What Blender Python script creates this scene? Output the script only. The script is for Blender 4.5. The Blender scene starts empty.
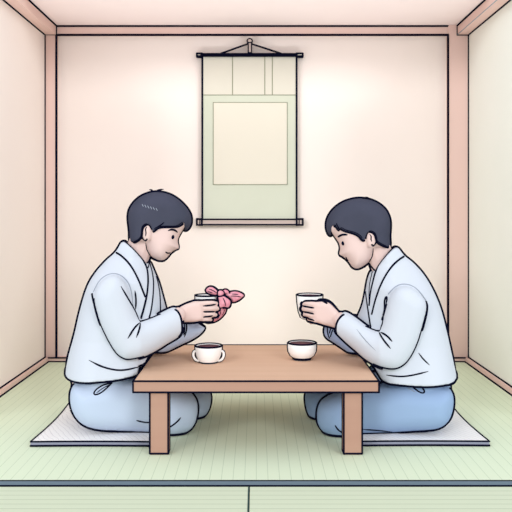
import bpy, bmesh, math, random
import numpy as np
from mathutils import Vector
from mathutils.bvhtree import BVHTree
from mathutils.geometry import delaunay_2d_cdt

random.seed(4)
SC = bpy.context.scene
COL = SC.collection
F = 750.0          # focal length in pixels of the 512 px frame
EYE = 0.846        # camera height
CX, CY = 256.0, 212.0

DM = 2.95          # distance of the table's middle, where the men sit

class Frame:
    """own axes of a thing: e1 along it, v out of its near side, o on its middle plane"""
    def __init__(self, xc=0.0):
        n = math.hypot(xc, DM)
        self.o = np.array([xc, DM, 0.0]); self.v = np.array([-xc / n, -DM / n, 0.0]); self.e = np.array([DM / n, -xc / n, 0.0])
    def world(self, s, lat, z):
        return self.o + np.multiply.outer(s, self.e) + np.multiply.outer(lat, self.v) + np.multiply.outer(z, np.array([0, 0, 1.0]))
FR = Frame()

def W(px, py, D):
    """point of the place seen at px, py that lies DM - D out of the middle plane of the current thing"""
    d = np.array([(px - CX) / F, 1.0, -(py - CY) / F]); e = np.array([0, 0, EYE])
    t = (DM - D - (e - FR.o) @ FR.v) / (d @ FR.v)
    return e + t * d
def WY(px, py, y): return np.array([(px - CX) * y / F, y, EYE - (py - CY) * y / F])
def sx(px, py, D): return (W(px, py, D) - FR.o) @ FR.e
def sz(py): return EYE - (py - CY) * DM / F

# ------------------------------------------------------------------ materials
def lin(c):
    """0-255 colour to the renderer's linear colour"""
    return (*[v / 255 / 12.92 if v <= 10 else ((v / 255 + 0.055) / 1.055) ** 2.4 for v in c], 1)

def mat(name, colour, rough=1.0, spec=0.0):
    m = bpy.data.materials.new(name)
    m.use_nodes = True
    b = m.node_tree.nodes['Principled BSDF']
    b.inputs['Base Color'].default_value = lin(colour)
    b.inputs['Roughness'].default_value = rough
    b.inputs['Specular IOR Level'].default_value = spec
    return m

def noise_mat(name, c1, c2, scale=(4, 4, 4), lo=0.35, hi=0.65, detail=3):
    m = mat(name, c1)
    nt = m.node_tree; b = nt.nodes['Principled BSDF']
    tc = nt.nodes.new('ShaderNodeTexCoord'); mp = nt.nodes.new('ShaderNodeMapping')
    mp.inputs['Scale'].default_value = scale
    nz = nt.nodes.new('ShaderNodeTexNoise'); nz.inputs['Scale'].default_value = 1.0; nz.inputs['Detail'].default_value = detail
    rp = nt.nodes.new('ShaderNodeValToRGB')
    rp.color_ramp.elements[0].position = lo; rp.color_ramp.elements[0].color = lin(c1)
    rp.color_ramp.elements[1].position = hi; rp.color_ramp.elements[1].color = lin(c2)
    nt.links.new(tc.outputs['Object'], mp.inputs['Vector']); nt.links.new(mp.outputs['Vector'], nz.inputs['Vector'])
    nt.links.new(nz.outputs['Fac'], rp.inputs['Fac']); nt.links.new(rp.outputs['Color'], b.inputs['Base Color'])
    return m

def stripe_mat(name, base, line, axis, period, width, skew=0.0, wob=0.0):
    """woven mat: thin darker lines at an even spacing"""
    m = mat(name, base)
    nt = m.node_tree; b = nt.nodes['Principled BSDF']
    tc = nt.nodes.new('ShaderNodeTexCoord'); sp = nt.nodes.new('ShaderNodeSeparateXYZ')
    nt.links.new(tc.outputs['Object'], sp.inputs[0])
    def M(op, a, v):
        n = nt.nodes.new('ShaderNodeMath'); n.operation = op
        for i, q in enumerate((a, v)):
            if q is None: continue
            if isinstance(q, (int, float)): n.inputs[i].default_value = q
            else: nt.links.new(q, n.inputs[i])
        return n.outputs[0]
    src = sp.outputs[axis]
    if skew:
        src = M('ADD', src, M('MULTIPLY', sp.outputs[1 - axis], skew))
    if wob:
        nz = nt.nodes.new('ShaderNodeTexNoise'); nz.inputs['Scale'].default_value = 14
        nt.links.new(tc.outputs['Object'], nz.inputs['Vector'])
        src = M('ADD', src, M('MULTIPLY', nz.outputs['Fac'], wob))
    fr = M('FRACT', M('DIVIDE', src, period), None)
    lt = M('LESS_THAN', fr, width)
    mx = nt.nodes.new('ShaderNodeMix'); mx.data_type = 'RGBA'
    nt.links.new(lt, mx.inputs['Factor'])
    mx.inputs['A'].default_value = lin(base); mx.inputs['B'].default_value = lin(line)
    nt.links.new(mx.outputs['Result'], b.inputs['Base Color'])
    return m

INK = mat('navy_ink', (14, 16, 36))
GREY = mat('pale_grey_ink', (154, 160, 172))
OLIVE = mat('olive_grey_ink', (147, 149, 127))
WALL = noise_mat('plaster_cream', (249, 236, 229), (248, 234, 227), (2, 2, 2))
WALLG = noise_mat('plaster_sage', (247, 248, 240), (244, 246, 237), (2, 2, 2))
CEIL = noise_mat('ceiling_blush', (252, 236, 234), (251, 234, 232), (2, 2, 2))
BEAM = noise_mat('pink_timber', (237, 206, 197), (234, 202, 192), (3, 3, 1.2))
FLOORM = mat('floor_board', (201, 183, 154))
TATAMI = stripe_mat('tatami_lengthwise', (224, 234, 207), (201, 214, 185), 0, 0.037, 0.06)
TATAMIF = stripe_mat('tatami_crosswise', (212, 219, 194), (190, 199, 171), 1, 0.034, 0.12)
HERI = mat('mat_border_slate', (113, 129, 141))
SEAM = mat('seam_green', (63, 82, 80))
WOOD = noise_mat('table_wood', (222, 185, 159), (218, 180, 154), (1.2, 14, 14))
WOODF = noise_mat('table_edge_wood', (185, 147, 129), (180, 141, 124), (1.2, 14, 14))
PAPER = mat('scroll_paper', (224, 216, 201))
SILK = noise_mat('scroll_silk', (209, 211, 194), (205, 207, 189), (3, 3, 3))
SILKT = mat('scroll_top_silk', (216, 210, 196))
ROD = mat('scroll_rod', (196, 178, 171))
SKIN = mat('skin', (228, 201, 194))
HAIR = noise_mat('hair', (74, 75, 90), (69, 71, 85), (8, 8, 8))
ROBE = mat('pale_blue_cotton', (206, 211, 221))
TROL = mat('light_blue_cotton', (191, 204, 226))
TROR = mat('mid_blue_cotton', (149, 173, 207))
SLEEVE_SHADE = mat('sleeve_shade_blue', (208, 224, 248))  # far sleeve of the robe, bluish shade put into its colour
SHADE_KNOT = mat('shade_knot_deep_blue', (173, 192, 226))  # painted shade of the other far sleeve, and the belt knots' own blue
CUSH = stripe_mat('cushion_weave', (250, 246, 244), (230, 225, 225), 0, 0.021, 0.13, 0.55, 0.03)
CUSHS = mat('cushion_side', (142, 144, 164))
CHINA = mat('white_porcelain', (251, 250, 248), 0.6, 0.1)
TEA = mat('tea', (109, 64, 72), 0.6, 0.1)
PINK = noise_mat('pink_cloth', (230, 168, 180), (219, 138, 156), (60, 60, 60))

# ------------------------------------------------------------------ geometry
def chaikin(p, closed, n=2):
    p = np.asarray(p, float)
    for _ in range(n):
        q = []
        m = len(p)
        rng = range(m) if closed else range(m - 1)
        if not closed: q.append(p[0])
        for i in rng:
            a, b = p[i], p[(i + 1) % m]
            q += [0.75 * a + 0.25 * b, 0.25 * a + 0.75 * b]
        if not closed: q.append(p[-1])
        p = np.array(q)
    return p

def resample(p, step, closed):
    p = np.asarray(p, float)
    if closed: p = np.vstack([p, p[:1]])
    s = np.r_[0, np.cumsum(np.linalg.norm(np.diff(p, axis=0), axis=1))]
    n = max(2, int(round(s[-1] / step)))
    t = np.linspace(0, s[-1], n + 1)
    out = np.stack([np.interp(t, s, p[:, k]) for k in range(p.shape[1])], 1)
    return out[:-1] if closed else out

class Geo:
    def __init__(self):
        self.v, self.f, self.m, self.s, self.n = [], [], [], [], 0
    def add(self, v, f, mi=0, smooth=True):
        v = np.asarray(v, float)
        self.v.append(v)
        for q in f:
            self.f.append([int(i) + self.n for i in q]); self.m.append(mi); self.s.append(smooth)
        self.n += len(v)
        return self
    def box(self, x0, x1, y0, y1, z0, z1, mi=0, top=None):
        v = [(x, y, z) for z in (z0, z1) for y in (y0, y1) for x in (x0, x1)]
        fs = [(0, 2, 3, 1), (4, 5, 7, 6), (0, 1, 5, 4), (2, 6, 7, 3), (0, 4, 6, 2), (1, 3, 7, 5)]
        self.add(v, fs, mi, False)
        if top is not None: self.m[-5] = top
        return self
    def ball(self, c, r, mi=0, seg=10):
        r = np.broadcast_to(np.asarray(r, float), 3)
        v = [(0, 0, 1)]
        for i in range(1, seg // 2 + 1):
            th = math.pi * i / (seg // 2 + 1)
            for j in range(seg):
                ph = 2 * math.pi * j / seg
                v.append((math.sin(th) * math.cos(ph), math.sin(th) * math.sin(ph), math.cos(th)))
        v.append((0, 0, -1)); v = np.array(v) * r + np.asarray(c)
        f = []; R = seg // 2; L = len(v) - 1
        for j in range(seg):
            k = (j + 1) % seg
            f.append((0, 1 + j, 1 + k))
            for i in range(R - 1):
                a = 1 + i * seg
                f.append((a + j, a + seg + j, a + seg + k, a + k))
            f.append((1 + (R - 1) * seg + j, L, 1 + (R - 1) * seg + k))
        return self.add(v, f, mi)
    def tube(self, pts, r, mi=0, closed=False, seg=6, taper=0.0, caps=True):
        p = np.asarray(pts, float); n = len(p)
        if n < 2: return self
        if closed: t = np.roll(p, -1, 0) - np.roll(p, 1, 0)
        else: t = np.gradient(p, axis=0)
        ln = np.linalg.norm(t, axis=1, keepdims=True); ln[ln == 0] = 1; t /= ln
        rr = np.broadcast_to(np.asarray(r, float), n).copy()
        if taper and not closed:
            k = max(1, int(n * taper)); w = np.minimum(1, (np.minimum(np.arange(n), np.arange(n)[::-1]) + .6) / k)
            rr *= 0.3 + 0.7 * w
        up = np.array([0, 0, 1.0]) if abs(t[0][2]) < .9 else np.array([1.0, 0, 0])
        u = np.cross(t[0], up); u /= np.linalg.norm(u)
        vs = []
        for i in range(n):
            u = u - t[i] * np.dot(u, t[i]); u /= (np.linalg.norm(u) or 1); w = np.cross(t[i], u)
            for j in range(seg):
                a = 2 * math.pi * j / seg
                vs.append(p[i] + rr[i] * (math.cos(a) * u + math.sin(a) * w))
        fs = []
        for i in range(n if closed else n - 1):
            a, b = i * seg, ((i + 1) % n) * seg
            for j in range(seg):
                k = (j + 1) % seg
                fs.append((a + j, a + k, b + k, b + j))
        self.add(vs, fs, mi)
        if not closed and caps:
            self.ball(p[0], rr[0], mi, 6); self.ball(p[-1], rr[-1], mi, 6)
        return self
    def capsule(self, pts, rad, seg=12):
        p = np.asarray(pts, float); rad = np.asarray(rad, float)
        q = np.hstack([p, rad[:, None]]); q = resample(chaikin(q, False, 2), .004, False)
        self.tube(q[:, :3], q[:, 3], 0, False, seg, 0, False)
        self.ball(q[0, :3], q[0, 3], 0, seg); self.ball(q[-1, :3], q[-1, 3], 0, seg)
        # closed ends
        n0 = self.n - 2 * (2 + seg * (seg // 2)) - seg * len(q)
        self.f.append([n0 + j for j in range(seg)][::-1]); self.m.append(0); self.s.append(True)
        e = n0 + seg * (len(q) - 1)
        self.f.append([e + j for j in range(seg)]); self.m.append(0); self.s.append(True)
        return self
    def lathe(self, prof, c, mi=0, seg=40):
        v = []; c = np.asarray(c)
        for r, z in prof:
            for j in range(seg):
                a = 2 * math.pi * j / seg
                v.append((c[0] + r * math.cos(a), c[1] + r * math.sin(a), c[2] + z))
        f = []
        for i in range(len(prof) - 1):
            for j in range(seg):
                k = (j + 1) % seg
                f.append((i * seg + j, i * seg + k, (i + 1) * seg + k, (i + 1) * seg + j))
        f.append([j for j in range(seg)][::-1]); f.append([(len(prof) - 1) * seg + j for j in range(seg)])
        return self.add(v, f, mi)
    def ring(self, c, r, z, rad, mi=1, seg=40):
        p = [(c[0] + r * math.cos(a), c[1] + r * math.sin(a), c[2] + z) for a in np.linspace(0, 2 * math.pi, seg, endpoint=False)]
        return self.tube(p, rad, mi, True, 6)
    def boxink(self, x0, x1, y0, y1, z0, z1, r, mi=1):
        c = {}
        for i, x in enumerate((x0, x1)):
            for j, y in enumerate((y0, y1)):
                for k, z in enumerate((z0, z1)): c[i, j, k] = np.array((x, y, z))
        for a in c:
            for d in range(3):
                if a[d] == 0:
                    b = list(a); b[d] = 1
                    self.tube([c[a], c[tuple(b)]], r, mi)
        return self
    def verts(self): return np.vstack(self.v)
    def build(self, name, mats, parent=None, loc=(0, 0, 0)):
        me = bpy.data.meshes.new(name)
        base = np.asarray(loc, float)
        if parent is not None:
            base = np.array(parent.location) + (np.array(parent.parent.location) if parent.parent else 0)
        me.from_pydata((self.verts() - base).tolist(), [], self.f)
        for m in mats: me.materials.append(m)
        me.polygons.foreach_set('material_index', self.m)
        me.polygons.foreach_set('use_smooth', self.s)
        me.update()
        o = bpy.data.objects.new(name, me); COL.objects.link(o)
        if parent is not None: o.parent = parent
        else: o.location = loc
        return o

def dist_poly(q, poly):
    """distance of points q to the outline poly, and inside test"""
    a = poly; b = np.roll(poly, -1, 0)
    best = np.full(len(q), 1e9); ins = np.zeros(len(q), bool)
    for p0, p1 in zip(a, b):
        e = p1 - p0; L = e @ e or 1e-12
        t = np.clip(((q - p0) @ e) / L, 0, 1)
        best = np.minimum(best, np.linalg.norm(q - (p0 + t[:, None] * e), axis=1))
        cond = (p0[1] > q[:, 1]) != (p1[1] > q[:, 1])
        with np.errstate(divide='ignore', invalid='ignore'):
            xi = p0[0] + (q[:, 1] - p0[1]) * e[0] / e[1]
        ins ^= cond & (q[:, 0] < xi)
    return best, ins

def trace(pts, D, closed=True, n=2):
    """outline points (picture x, picture y[, distance]) -> x,z of the place"""
    w = []
    for p in pts:
        w.append(W(p[0], p[1], p[2] if len(p) > 2 else D))
    w = np.array(w); w = chaikin(np.c_[(w - FR.o) @ FR.e, w[:, 2]], closed, n)
    return w

def inflate(outline, D, T, R, hout=None, c=None, tfun=None, step=.006, p=2.0, side=None):
    """a rounded solid with the given side outline and the half thickness T; returns (verts, faces)"""
    poly = resample(trace(outline, D), step * .7, True)
    ho = poly if hout is None else resample(trace(hout, D), step, True)
    lo, hi = poly.min(0), poly.max(0)
    gx, gz = np.meshgrid(np.arange(lo[0], hi[0], step), np.arange(lo[1], hi[1], step))
    g = np.stack([gx.ravel(), gz.ravel()], 1)
    d, ins = dist_poly(g, poly)
    g = g[ins & (d > step * .45)]
    allp = np.vstack([poly, g]); nb = len(poly)
    res = delaunay_2d_cdt([Vector(q) for q in allp], [(i, (i + 1) % nb) for i in range(nb)], [], 1, 1e-7)
    V = np.array([tuple(q) for q in res[0]]); Fc = res[2]
    # keep triangles inside
    cen = np.array([V[list(t)].mean(0) for t in Fc]); _, ci = dist_poly(cen, poly)
    Fc = [t for t, k in zip(Fc, ci) if k]
    d, ins = dist_poly(V, ho); d = np.where(ins, d, 0)
    if hout is None:
        d2, _ = dist_poly(V, poly)
        d = np.where(d2 < 1e-5, 0, d)
    k = np.clip(d / R, 0, 1)
    h = T * (1 - (1 - k) ** p) ** (1 / p)
    if tfun is not None: h = h * np.array([tfun(x, z) for x, z in V])
    h = np.maximum(h, .0012)
    cc = np.full(len(V), D) if c is None else np.array([c(x, z) for x, z in V])
    n = len(V)
    vs = np.vstack([FR.world(V[:, 0], DM - cc + h, V[:, 1]), FR.world(V[:, 0], DM - cc - h, V[:, 1])])
    fs = []; ed = {}
    for t in Fc:
        t = list(t)
        a, b, e = V[t[0]], V[t[1]], V[t[2]]
        if (b[0] - a[0]) * (e[1] - a[1]) - (b[1] - a[1]) * (e[0] - a[0]) < 0: t = t[::-1]
        fs.append(t); fs.append([i + n for i in t[::-1]])
        for i in range(3): ed[(t[i], t[(i + 1) % 3])] = 1
    for (i, j) in ed:
        if (j, i) not in ed: fs.append([j, i, i + n, j + n])
    return vs, fs

def remesh(geo, voxel, smooth=3):
    me = bpy.data.meshes.new('tmp'); me.from_pydata(geo.verts().tolist(), [], geo.f); me.update()
    o = bpy.data.objects.new('tmp', me); COL.objects.link(o)
    md = o.modifiers.new('r', 'REMESH'); md.mode = 'VOXEL'; md.voxel_size = voxel; md.adaptivity = 0
    dg = bpy.context.evaluated_depsgraph_get(); dg.update()
    ev = o.evaluated_get(dg); m2 = ev.to_mesh()
    v = np.empty(len(m2.vertices) * 3); m2.vertices.foreach_get('co', v); v = v.reshape(-1, 3)
    f = [list(q.vertices) for q in m2.polygons]
    e = np.empty(len(m2.edges) * 2, int); m2.edges.foreach_get('vertices', e); e = e.reshape(-1, 2)
    ev.to_mesh_clear(); bpy.data.objects.remove(o); bpy.data.meshes.remove(me)
    deg = np.bincount(e.ravel(), minlength=len(v))[:, None]
    for it in range(smooth):
        for lam in (.55, -.5):
            s = np.zeros_like(v)
            for k in range(3):
                s[:, k] = np.bincount(e[:, 0], v[e[:, 1], k], len(v)) + np.bincount(e[:, 1], v[e[:, 0], k], len(v))
            v = v + lam * (s / np.maximum(deg, 1) - v)
    # keep the connected pieces big enough to be seen
    g = Geo(); g.add(v, f); g.bvh = BVHTree.FromPolygons([tuple(q) for q in v], f)
    return g

def contour(g, px=1.0, mi=1, minlen=.03, skip=(), latmin=-9):
    """ink cord along the outline of the part as seen square on from its near side"""
    v = g.v[0]; fs = np.array([f for f, m in zip(g.f, g.m) if len(f) == 4 and m == 0])
    fn = np.cross(v[fs[:, 2]] - v[fs[:, 0]], v[fs[:, 3]] - v[fs[:, 1]])
    vn = np.zeros_like(v)
    for k in range(4): np.add.at(vn, fs[:, k], fn)
    vn /= np.linalg.norm(vn, axis=1, keepdims=True) + 1e-12
    view = np.array(EYEP) - v.mean(0); view /= np.linalg.norm(view); val = vn @ view + 1e-7
    segs = {}; pos = {}; nrm = {}; r = LWF * px * 1.22 * DM / F
    for q in fs[(np.ptp(np.sign(val[fs]), axis=1) > 0)]:
        cr = []
        for k in range(4):
            a, b = int(q[k]), int(q[(k + 1) % 4])
            if (val[a] > 0) != (val[b] > 0):
                e = (min(a, b), max(a, b)); t = val[e[0]] / (val[e[0]] - val[e[1]])
                pos[e] = v[e[0]] * (1 - t) + v[e[1]] * t; cr.append(e); nrm[e] = vn[e[0]] * (1 - t) + vn[e[1]] * t
        for i in range(0, len(cr) - 1, 2):
            segs.setdefault(cr[i], []).append(cr[i + 1]); segs.setdefault(cr[i + 1], []).append(cr[i])
    seen = set()
    for st in sorted(segs, key=lambda e: len(segs[e])):
        if st in seen: continue
        ch = [st]; seen.add(st)
        while True:
            nx = [e for e in segs[ch[-1]] if e not in seen]
            if not nx: break
            ch.append(nx[0]); seen.add(nx[0])
        p0 = np.array([pos[e] + nrm[e] * (.35 * r) for e in ch])
        keep = (p0 - FR.o) @ FR.v > latmin
        qx, qy = CX + p0[:, 0] * F / p0[:, 1], CY + (EYE - p0[:, 2]) * F / p0[:, 1]
        for x0, y0, x1, y1 in skip: keep &= ~((qx > x0) & (qx < x1) & (qy > y0) & (qy < y1))
        runs = []
        if keep.all(): runs = [(p0, st in segs[ch[-1]] and len(ch) > 8)]
        else:
            if st in segs[ch[-1]]:
                k0 = int(np.argmin(keep)); p0 = np.roll(p0, -k0, 0); keep = np.roll(keep, -k0)
            a = None
            for i, kf in enumerate(list(keep) + [False]):
                if kf and a is None: a = i
                if not kf and a is not None: runs.append((p0[a:i], False)); a = None
        for p, closed in runs: ink_run(g, p, closed, r, mi, minlen)
def ink_run(g, p, closed, r, mi, minlen):
        if len(p) < 4: return
        L = np.linalg.norm(np.diff(p, axis=0), axis=1).sum()
        if L < minlen: return
        for _ in range(3):
            if closed: p = (np.roll(p, 1, 0) + 2 * p + np.roll(p, -1, 0)) / 4
            else: p[1:-1] = (p[:-2] + 2 * p[1:-1] + p[2:]) / 4
        p = resample(p, .005, closed)
        if len(p) >= 3: g.tube(p, r, mi, closed, 8, .08)
LWF = 1.15
EYEP = Vector((0, 0, EYE))
def stroke(g, pts, px=1.0, mi=1, D=None, taper=.0, closed=False, lift=0.0):
    """an inked line drawn on the surface g; D given: along the rim of the part at that distance"""
    pts = [tuple(p) for p in pts]
    q = resample(chaikin(np.array([p[:2] for p in pts]), closed, 2), 1.2, closed)
    out = []; last = D
    if D is None:
        ds = []
        for x, y in q:
            d = Vector(WY(x, y, 1.0) - np.array(EYEP)); hit = g.bvh.ray_cast(EYEP, d.normalized())
            ds.append(hit[0].y if hit[0] is not None else np.nan)
        ds = np.array(ds)
        if np.isnan(ds).all(): return
        idx = np.arange(len(ds)); ok = ~np.isnan(ds)
        md = np.median(ds[ok]); ok &= np.abs(ds - md) < .16
        ds = np.interp(idx, idx[ok], ds[ok])
        k = np.array([1, 2, 3, 2, 1.]); pad = np.pad(ds, 2, mode='edge'); ds = np.convolve(pad, k / k.sum(), 'valid')
        for (x, y), dd in zip(q, ds):
            w = WY(x, y, dd); n = g.bvh.find_nearest(Vector(w)); w2 = np.array(n[0])
            out.append(w2 if np.linalg.norm(w2 - w) < .02 else w)
    else:
        for x, y in q:
            w = W(x, y, D); n = g.bvh.find_nearest(Vector(w)); w2 = np.array(n[0])
            dl = np.linalg.norm(w2 - w)
            out.append(w2 if dl < .012 else w)
    out = np.array(out)
    r = LWF * px * np.mean(out[:, 1]) / F
    g.tube(out, r, mi, closed, 6, taper)

# ------------------------------------------------------------------ tagging
def tag(o, label, cat, group=None, kind=None):
    o['label'] = label; o['category'] = cat
    if group: o['group'] = group
    if kind: o['kind'] = kind
    return o
def thing(name, label, cat, loc, group=None):
    o = bpy.data.objects.new(name, None); COL.objects.link(o); o.location = loc; o.empty_display_size = .05
    return tag(o, label, cat, group)
def struct(o, label, cat):
    return tag(o, label, cat, None, 'structure')

# ================================================================== the room
YW = EYE * F / (360.5 - CY)            # back wall
sw = YW / F
XL, XR = (46.5 - CX) * sw, (467 - CX) * sw
ZB, ZC = EYE + (CY - 36.2) * sw, EYE + (CY - 26.6) * sw    # beam underside, ceiling
Y0 = 2.9                              # how far the walls run towards the viewer
T = .05
LW = 1.15 * sw                          # half a drawn line at the back wall

g = Geo().box(XL - T, XR + T, YW, YW + T, -.02, ZC + T); struct(g.build('wall_back', [WALL]), 'cream plaster back wall behind the hanging scroll', 'wall')
g = Geo().box(XL - T, XL, Y0, YW, -.02, ZC + T); struct(g.build('wall_left', [WALL]), 'cream plaster side wall behind the man with the pink wrapped cup', 'wall')
g = Geo().box(XR, XR + T, Y0, YW, -.02, ZC + T); struct(g.build('wall_right', [WALLG]), 'pale sage plaster side wall beside the wide pink post', 'wall')
g = Geo().box(XL - T, XR + T, 3.6, YW + T, ZC, ZC + T); struct(g.build('ceiling', [CEIL]), 'pale blush ceiling between pink beams', 'ceiling')
g = Geo().box(XL - T, XR + T, 1.0, YW + T, -.06, -.02); struct(g.build('floor', [FLOORM]), 'floor boards under the tatami mats', 'floor')

def beam(name, label, cat, b, inkloops, m=BEAM, r=LW):
    g = Geo().box(*b)
    for a in inkloops: g.tube(a, r, 1)
    return struct(g.build(name, [m, INK]), label, cat)
pd = .035
# posts
xl1 = (58 - CX) * sw; xr0 = (446.5 - CX) * sw
yp = YW - pd
for nm, lab, x0, x1 in (('trim_1', 'narrow pink timber post in the corner by the cream side wall', XL, xl1),
                        ('trim_2', 'wide pink timber post in the corner by the sage side wall', xr0, XR)):
    beam(nm, lab, 'post', (x0, x1, yp, YW, 0, ZC),
         [[(x0, yp, 0), (x0, yp, ZB)], [(x1, yp, 0), (x1, yp, ZB)], [(x0, yp, .0), (x1, yp, .0)]])
# beam over the back wall
yb = YW - .03
beam('trim_3', 'long thin pink beam along the top of the back wall', 'beam', (xl1, xr0, yb, YW, ZB, ZC),
     [[(xl1, yb, ZB), (xr0, yb, ZB)], [(xl1, yb, ZC - .004), (xr0, yb, ZC - .004)]])
# ceiling beams along the side walls
bw = .064
g = Geo().box(XL, XL + bw, 3.0, yp, ZB, ZC)
for a in ([(XL, 3.0, ZB), (XL, yp, ZB)], [(XL + bw, 3.0, ZC - .003), (XL + bw, yp, ZC - .003)]): g.tube(a, LW * .95, 1)
for a in ([(XL + bw, yp, ZB), (XL + bw, yp, ZC)],): g.tube(a, LW * .8, 1)
g.tube([(XL, yp, ZB), (XL + bw, yp, ZB)], LW * .5, 1)
struct(g.build('trim_4', [BEAM, INK]), 'pink ceiling beam over the cream side wall', 'beam')
g = Geo().box(XR - bw, XR, 3.0, yp, ZB, ZC)
for a in ([(XR, 3.0, ZB), (XR, yp, ZB)], [(XR - bw, 3.0, ZC - .003), (XR - bw, yp, ZC - .003)]): g.tube(a, LW * .95, 1)
for a in ([(XR - bw, yp, ZB), (XR - bw, yp, ZC)], [(XR - bw, yp, ZB), (XR, yp, ZB)]): g.tube(a, LW * .85, 1)
g.tube([(XR - bw, 3.0, ZB), (XR - bw, yp, ZB)], .0022, 2)
struct(g.build('trim_5', [BEAM, INK, GREY]), 'pink ceiling beam over the sage side wall', 'beam')
# baseboards
bh, bt = .024, .022
beam('baseboard_left', 'thin pink baseboard along the cream side wall', 'baseboard', (XL, XL + bt, Y0, YW - .03, 0, bh),
     [[(XL, Y0, bh), (XL, yp, bh)], [(XL + bt, Y0, 0), (XL + bt, yp, 0)]], r=LW * .95)
beam('baseboard_right', 'thin pink baseboard along the sage side wall', 'baseboard', (XR - bt, XR, Y0, YW - .03, 0, bh),
     [[(XR, Y0, bh), (XR, yp, bh)], [(XR - bt, Y0, 0), (XR - bt, yp, 0)]], r=LW * .95)
beam('baseboard_back', 'thin pink baseboard along the back wall', 'baseboard', (XL + bt, XR - bt, YW - .045, YW, 0, bh),
     [[(XL + bt, YW - .045, bh), (XR - bt, YW - .045, bh)], [(XL + bt, YW - .045, 0.002), (XR - bt, YW - .045, .002)]], r=LW * .7)

# tatami mats
d1, d2 = EYE * F / (481.3 - CY), EYE * F / (486.3 - CY)
t = thing('tatami_mat', 'wide green tatami mat with lengthwise weave under table and cushions', 'tatami mat', (0, d1, 0))
Geo().box(XL, XR, d1, YW, -.02, 0).build('mat_surface', [TATAMI], t)
g = Geo().box(XL, XR, d2, d1, -.02, .0015)
lf = .9 * d1 / F
for y in (d1, d2): g.tube([(XL, y, .0012), (XR, y, .0012)], lf, 1)
o = g.build('mat_border', [HERI, INK], t); o['label'] = 'slate blue cloth border'
xs = (249 - CX) * 2.2 / F
for nm, lab, x0, x1 in (('tatami_mat', 'front green tatami mat on the cream wall side of the dark seam', XL, xs - .002),
                        ('tatami_mat', 'front green tatami mat on the sage wall side of the dark seam', xs + .002, XR)):
    g = Geo().box(x0, x1, 1.3, d2 - .0025, -.02, -.0005)
    xe = x1 if x0 == XL else x0
    if x0 == XL: g.tube([(xe, 1.3, -.001), (xe, d2 - .004, -.001)], .0024, 1)
    tag(g.build(nm, [TATAMIF, SEAM], None, ((x0 + x1) / 2, 1.9, -.02)), lab, 'tatami mat', 'front tatami mats')

# ================================================================== hanging scroll
ys = YW - .030
def S(px, py, y=ys): return W(px, py, y)
t = thing('hanging_scroll', 'hanging scroll with blank cream panel on green silk, on the back wall', 'scroll', tuple(S(249.5, 222)))
def pan(x0, x1, y0, y1, ya, th):
    a, b = S(x0, y1), S(x1, y0)
    return (a[0], b[0], ya, ya + th, a[2], b[2])
g = Geo().box(*pan(202, 297, 95, 221, ys, .004), 0); g.box(*pan(202, 297, 55, 95, ys, .004), 1)
for x in (202.3, 296.6):
    g.tube([S(x, 55), S(x, 221)], LW * .95, 2)
g.tube([S(202, 95), S(297, 95)], LW * .4, 3)
for x in (232.5, 264.8, 272.3): g.tube([S(x, 57), S(x, 95)], LW * .42, 3)
cl = g.build('scroll_cloth', [SILK, SILKT, INK, OLIVE], t)
b = pan(213.3, 287.2, 102.5, 184.5, ys - .002, .003)
g = Geo().box(*b)
y = b[2]; g.tube([(b[0], y, b[4]), (b[1], y, b[4]), (b[1], y, b[5]), (b[0], y, b[5])], LW * .4, 1, True)
o = g.build('picture_panel', [PAPER, OLIVE], cl); o['label'] = 'blank cream paper panel'
for y0, y1, xa, xb, m in ((54.2, 56.4, 201, 297, INK), (219.3, 224.6, 200, 299, ROD)):
    b = pan(xa, xb, y0, y1, ys - .010, .022)
    g = Geo().box(*b).boxink(*b, LW * .75)
    rd = g.build('roller', [m, INK], t)
    for xk in ((197, 202), (296.6, 302.6)):
        b = pan(xk[0], xk[1], y0 - .3, y1 + .3, ys - .013, .026)
        g = Geo().box(*b).boxink(*b, LW * .9)
        g.build('roller_knob', [ROD if m is ROD else SILKT, INK], rd)
g = Geo().tube([S(221, 53.5, ys), S(249.6, 43.2, ys), S(281, 53.5, ys)], LW * .85, 0)
g.build('hanging_cord', [INK], t)
hk = thing('wall_hook', 'small wooden hook above the hanging scroll', 'hook', tuple(S(249.6, 48, YW)))
b = pan(248.2, 251.6, 43, 53.3, ys - .014, .012)
g = Geo().box(*b).boxink(*b, LW * .6); g.build('stem', [ROD, INK], hk)
c = S(249.7, 41.2, ys - .006)
g = Geo().ball(c, .013, 0, 14); g.tube([c + np.array([.014 * math.cos(a), -.003, .014 * math.sin(a)]) for a in np.linspace(0, 6.283, 24, endpoint=False)], LW * .7, 1, True)
g.tube([c, c + np.array([0, YW - c[1], 0])], .005, 0)
g.build('knob', [ROD, INK], hk)

# ================================================================== table
yf = 2.60; sf_ = yf / F
TX = 123 * sf_; ZT = EYE - (381.2 - CY) * sf_; ZU = EYE - (392.3 - CY) * sf_
ybk = (EYE - ZT) * F / (345 - CY)
t = thing('low_table', 'low brown wooden table standing between the two kneeling men', 'table', (0, (yf + ybk) / 2, 0))
g = Geo().box(-TX, TX, yf, ybk, ZU, ZT, 0)
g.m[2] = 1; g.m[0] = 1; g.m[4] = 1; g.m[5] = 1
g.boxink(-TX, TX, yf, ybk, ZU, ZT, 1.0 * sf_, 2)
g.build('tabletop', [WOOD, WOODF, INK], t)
lx0, lx1 = (149.3 - CX) * sf_, (167.8 - CX) * sf_
for a, b in ((lx0, lx1), (-lx1, -lx0)):
    for ya in (yf + .012, ybk - .10):
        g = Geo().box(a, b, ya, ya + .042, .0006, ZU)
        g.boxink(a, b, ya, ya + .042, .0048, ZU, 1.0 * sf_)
        g.build('leg', [WOODF, INK], t)

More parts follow.
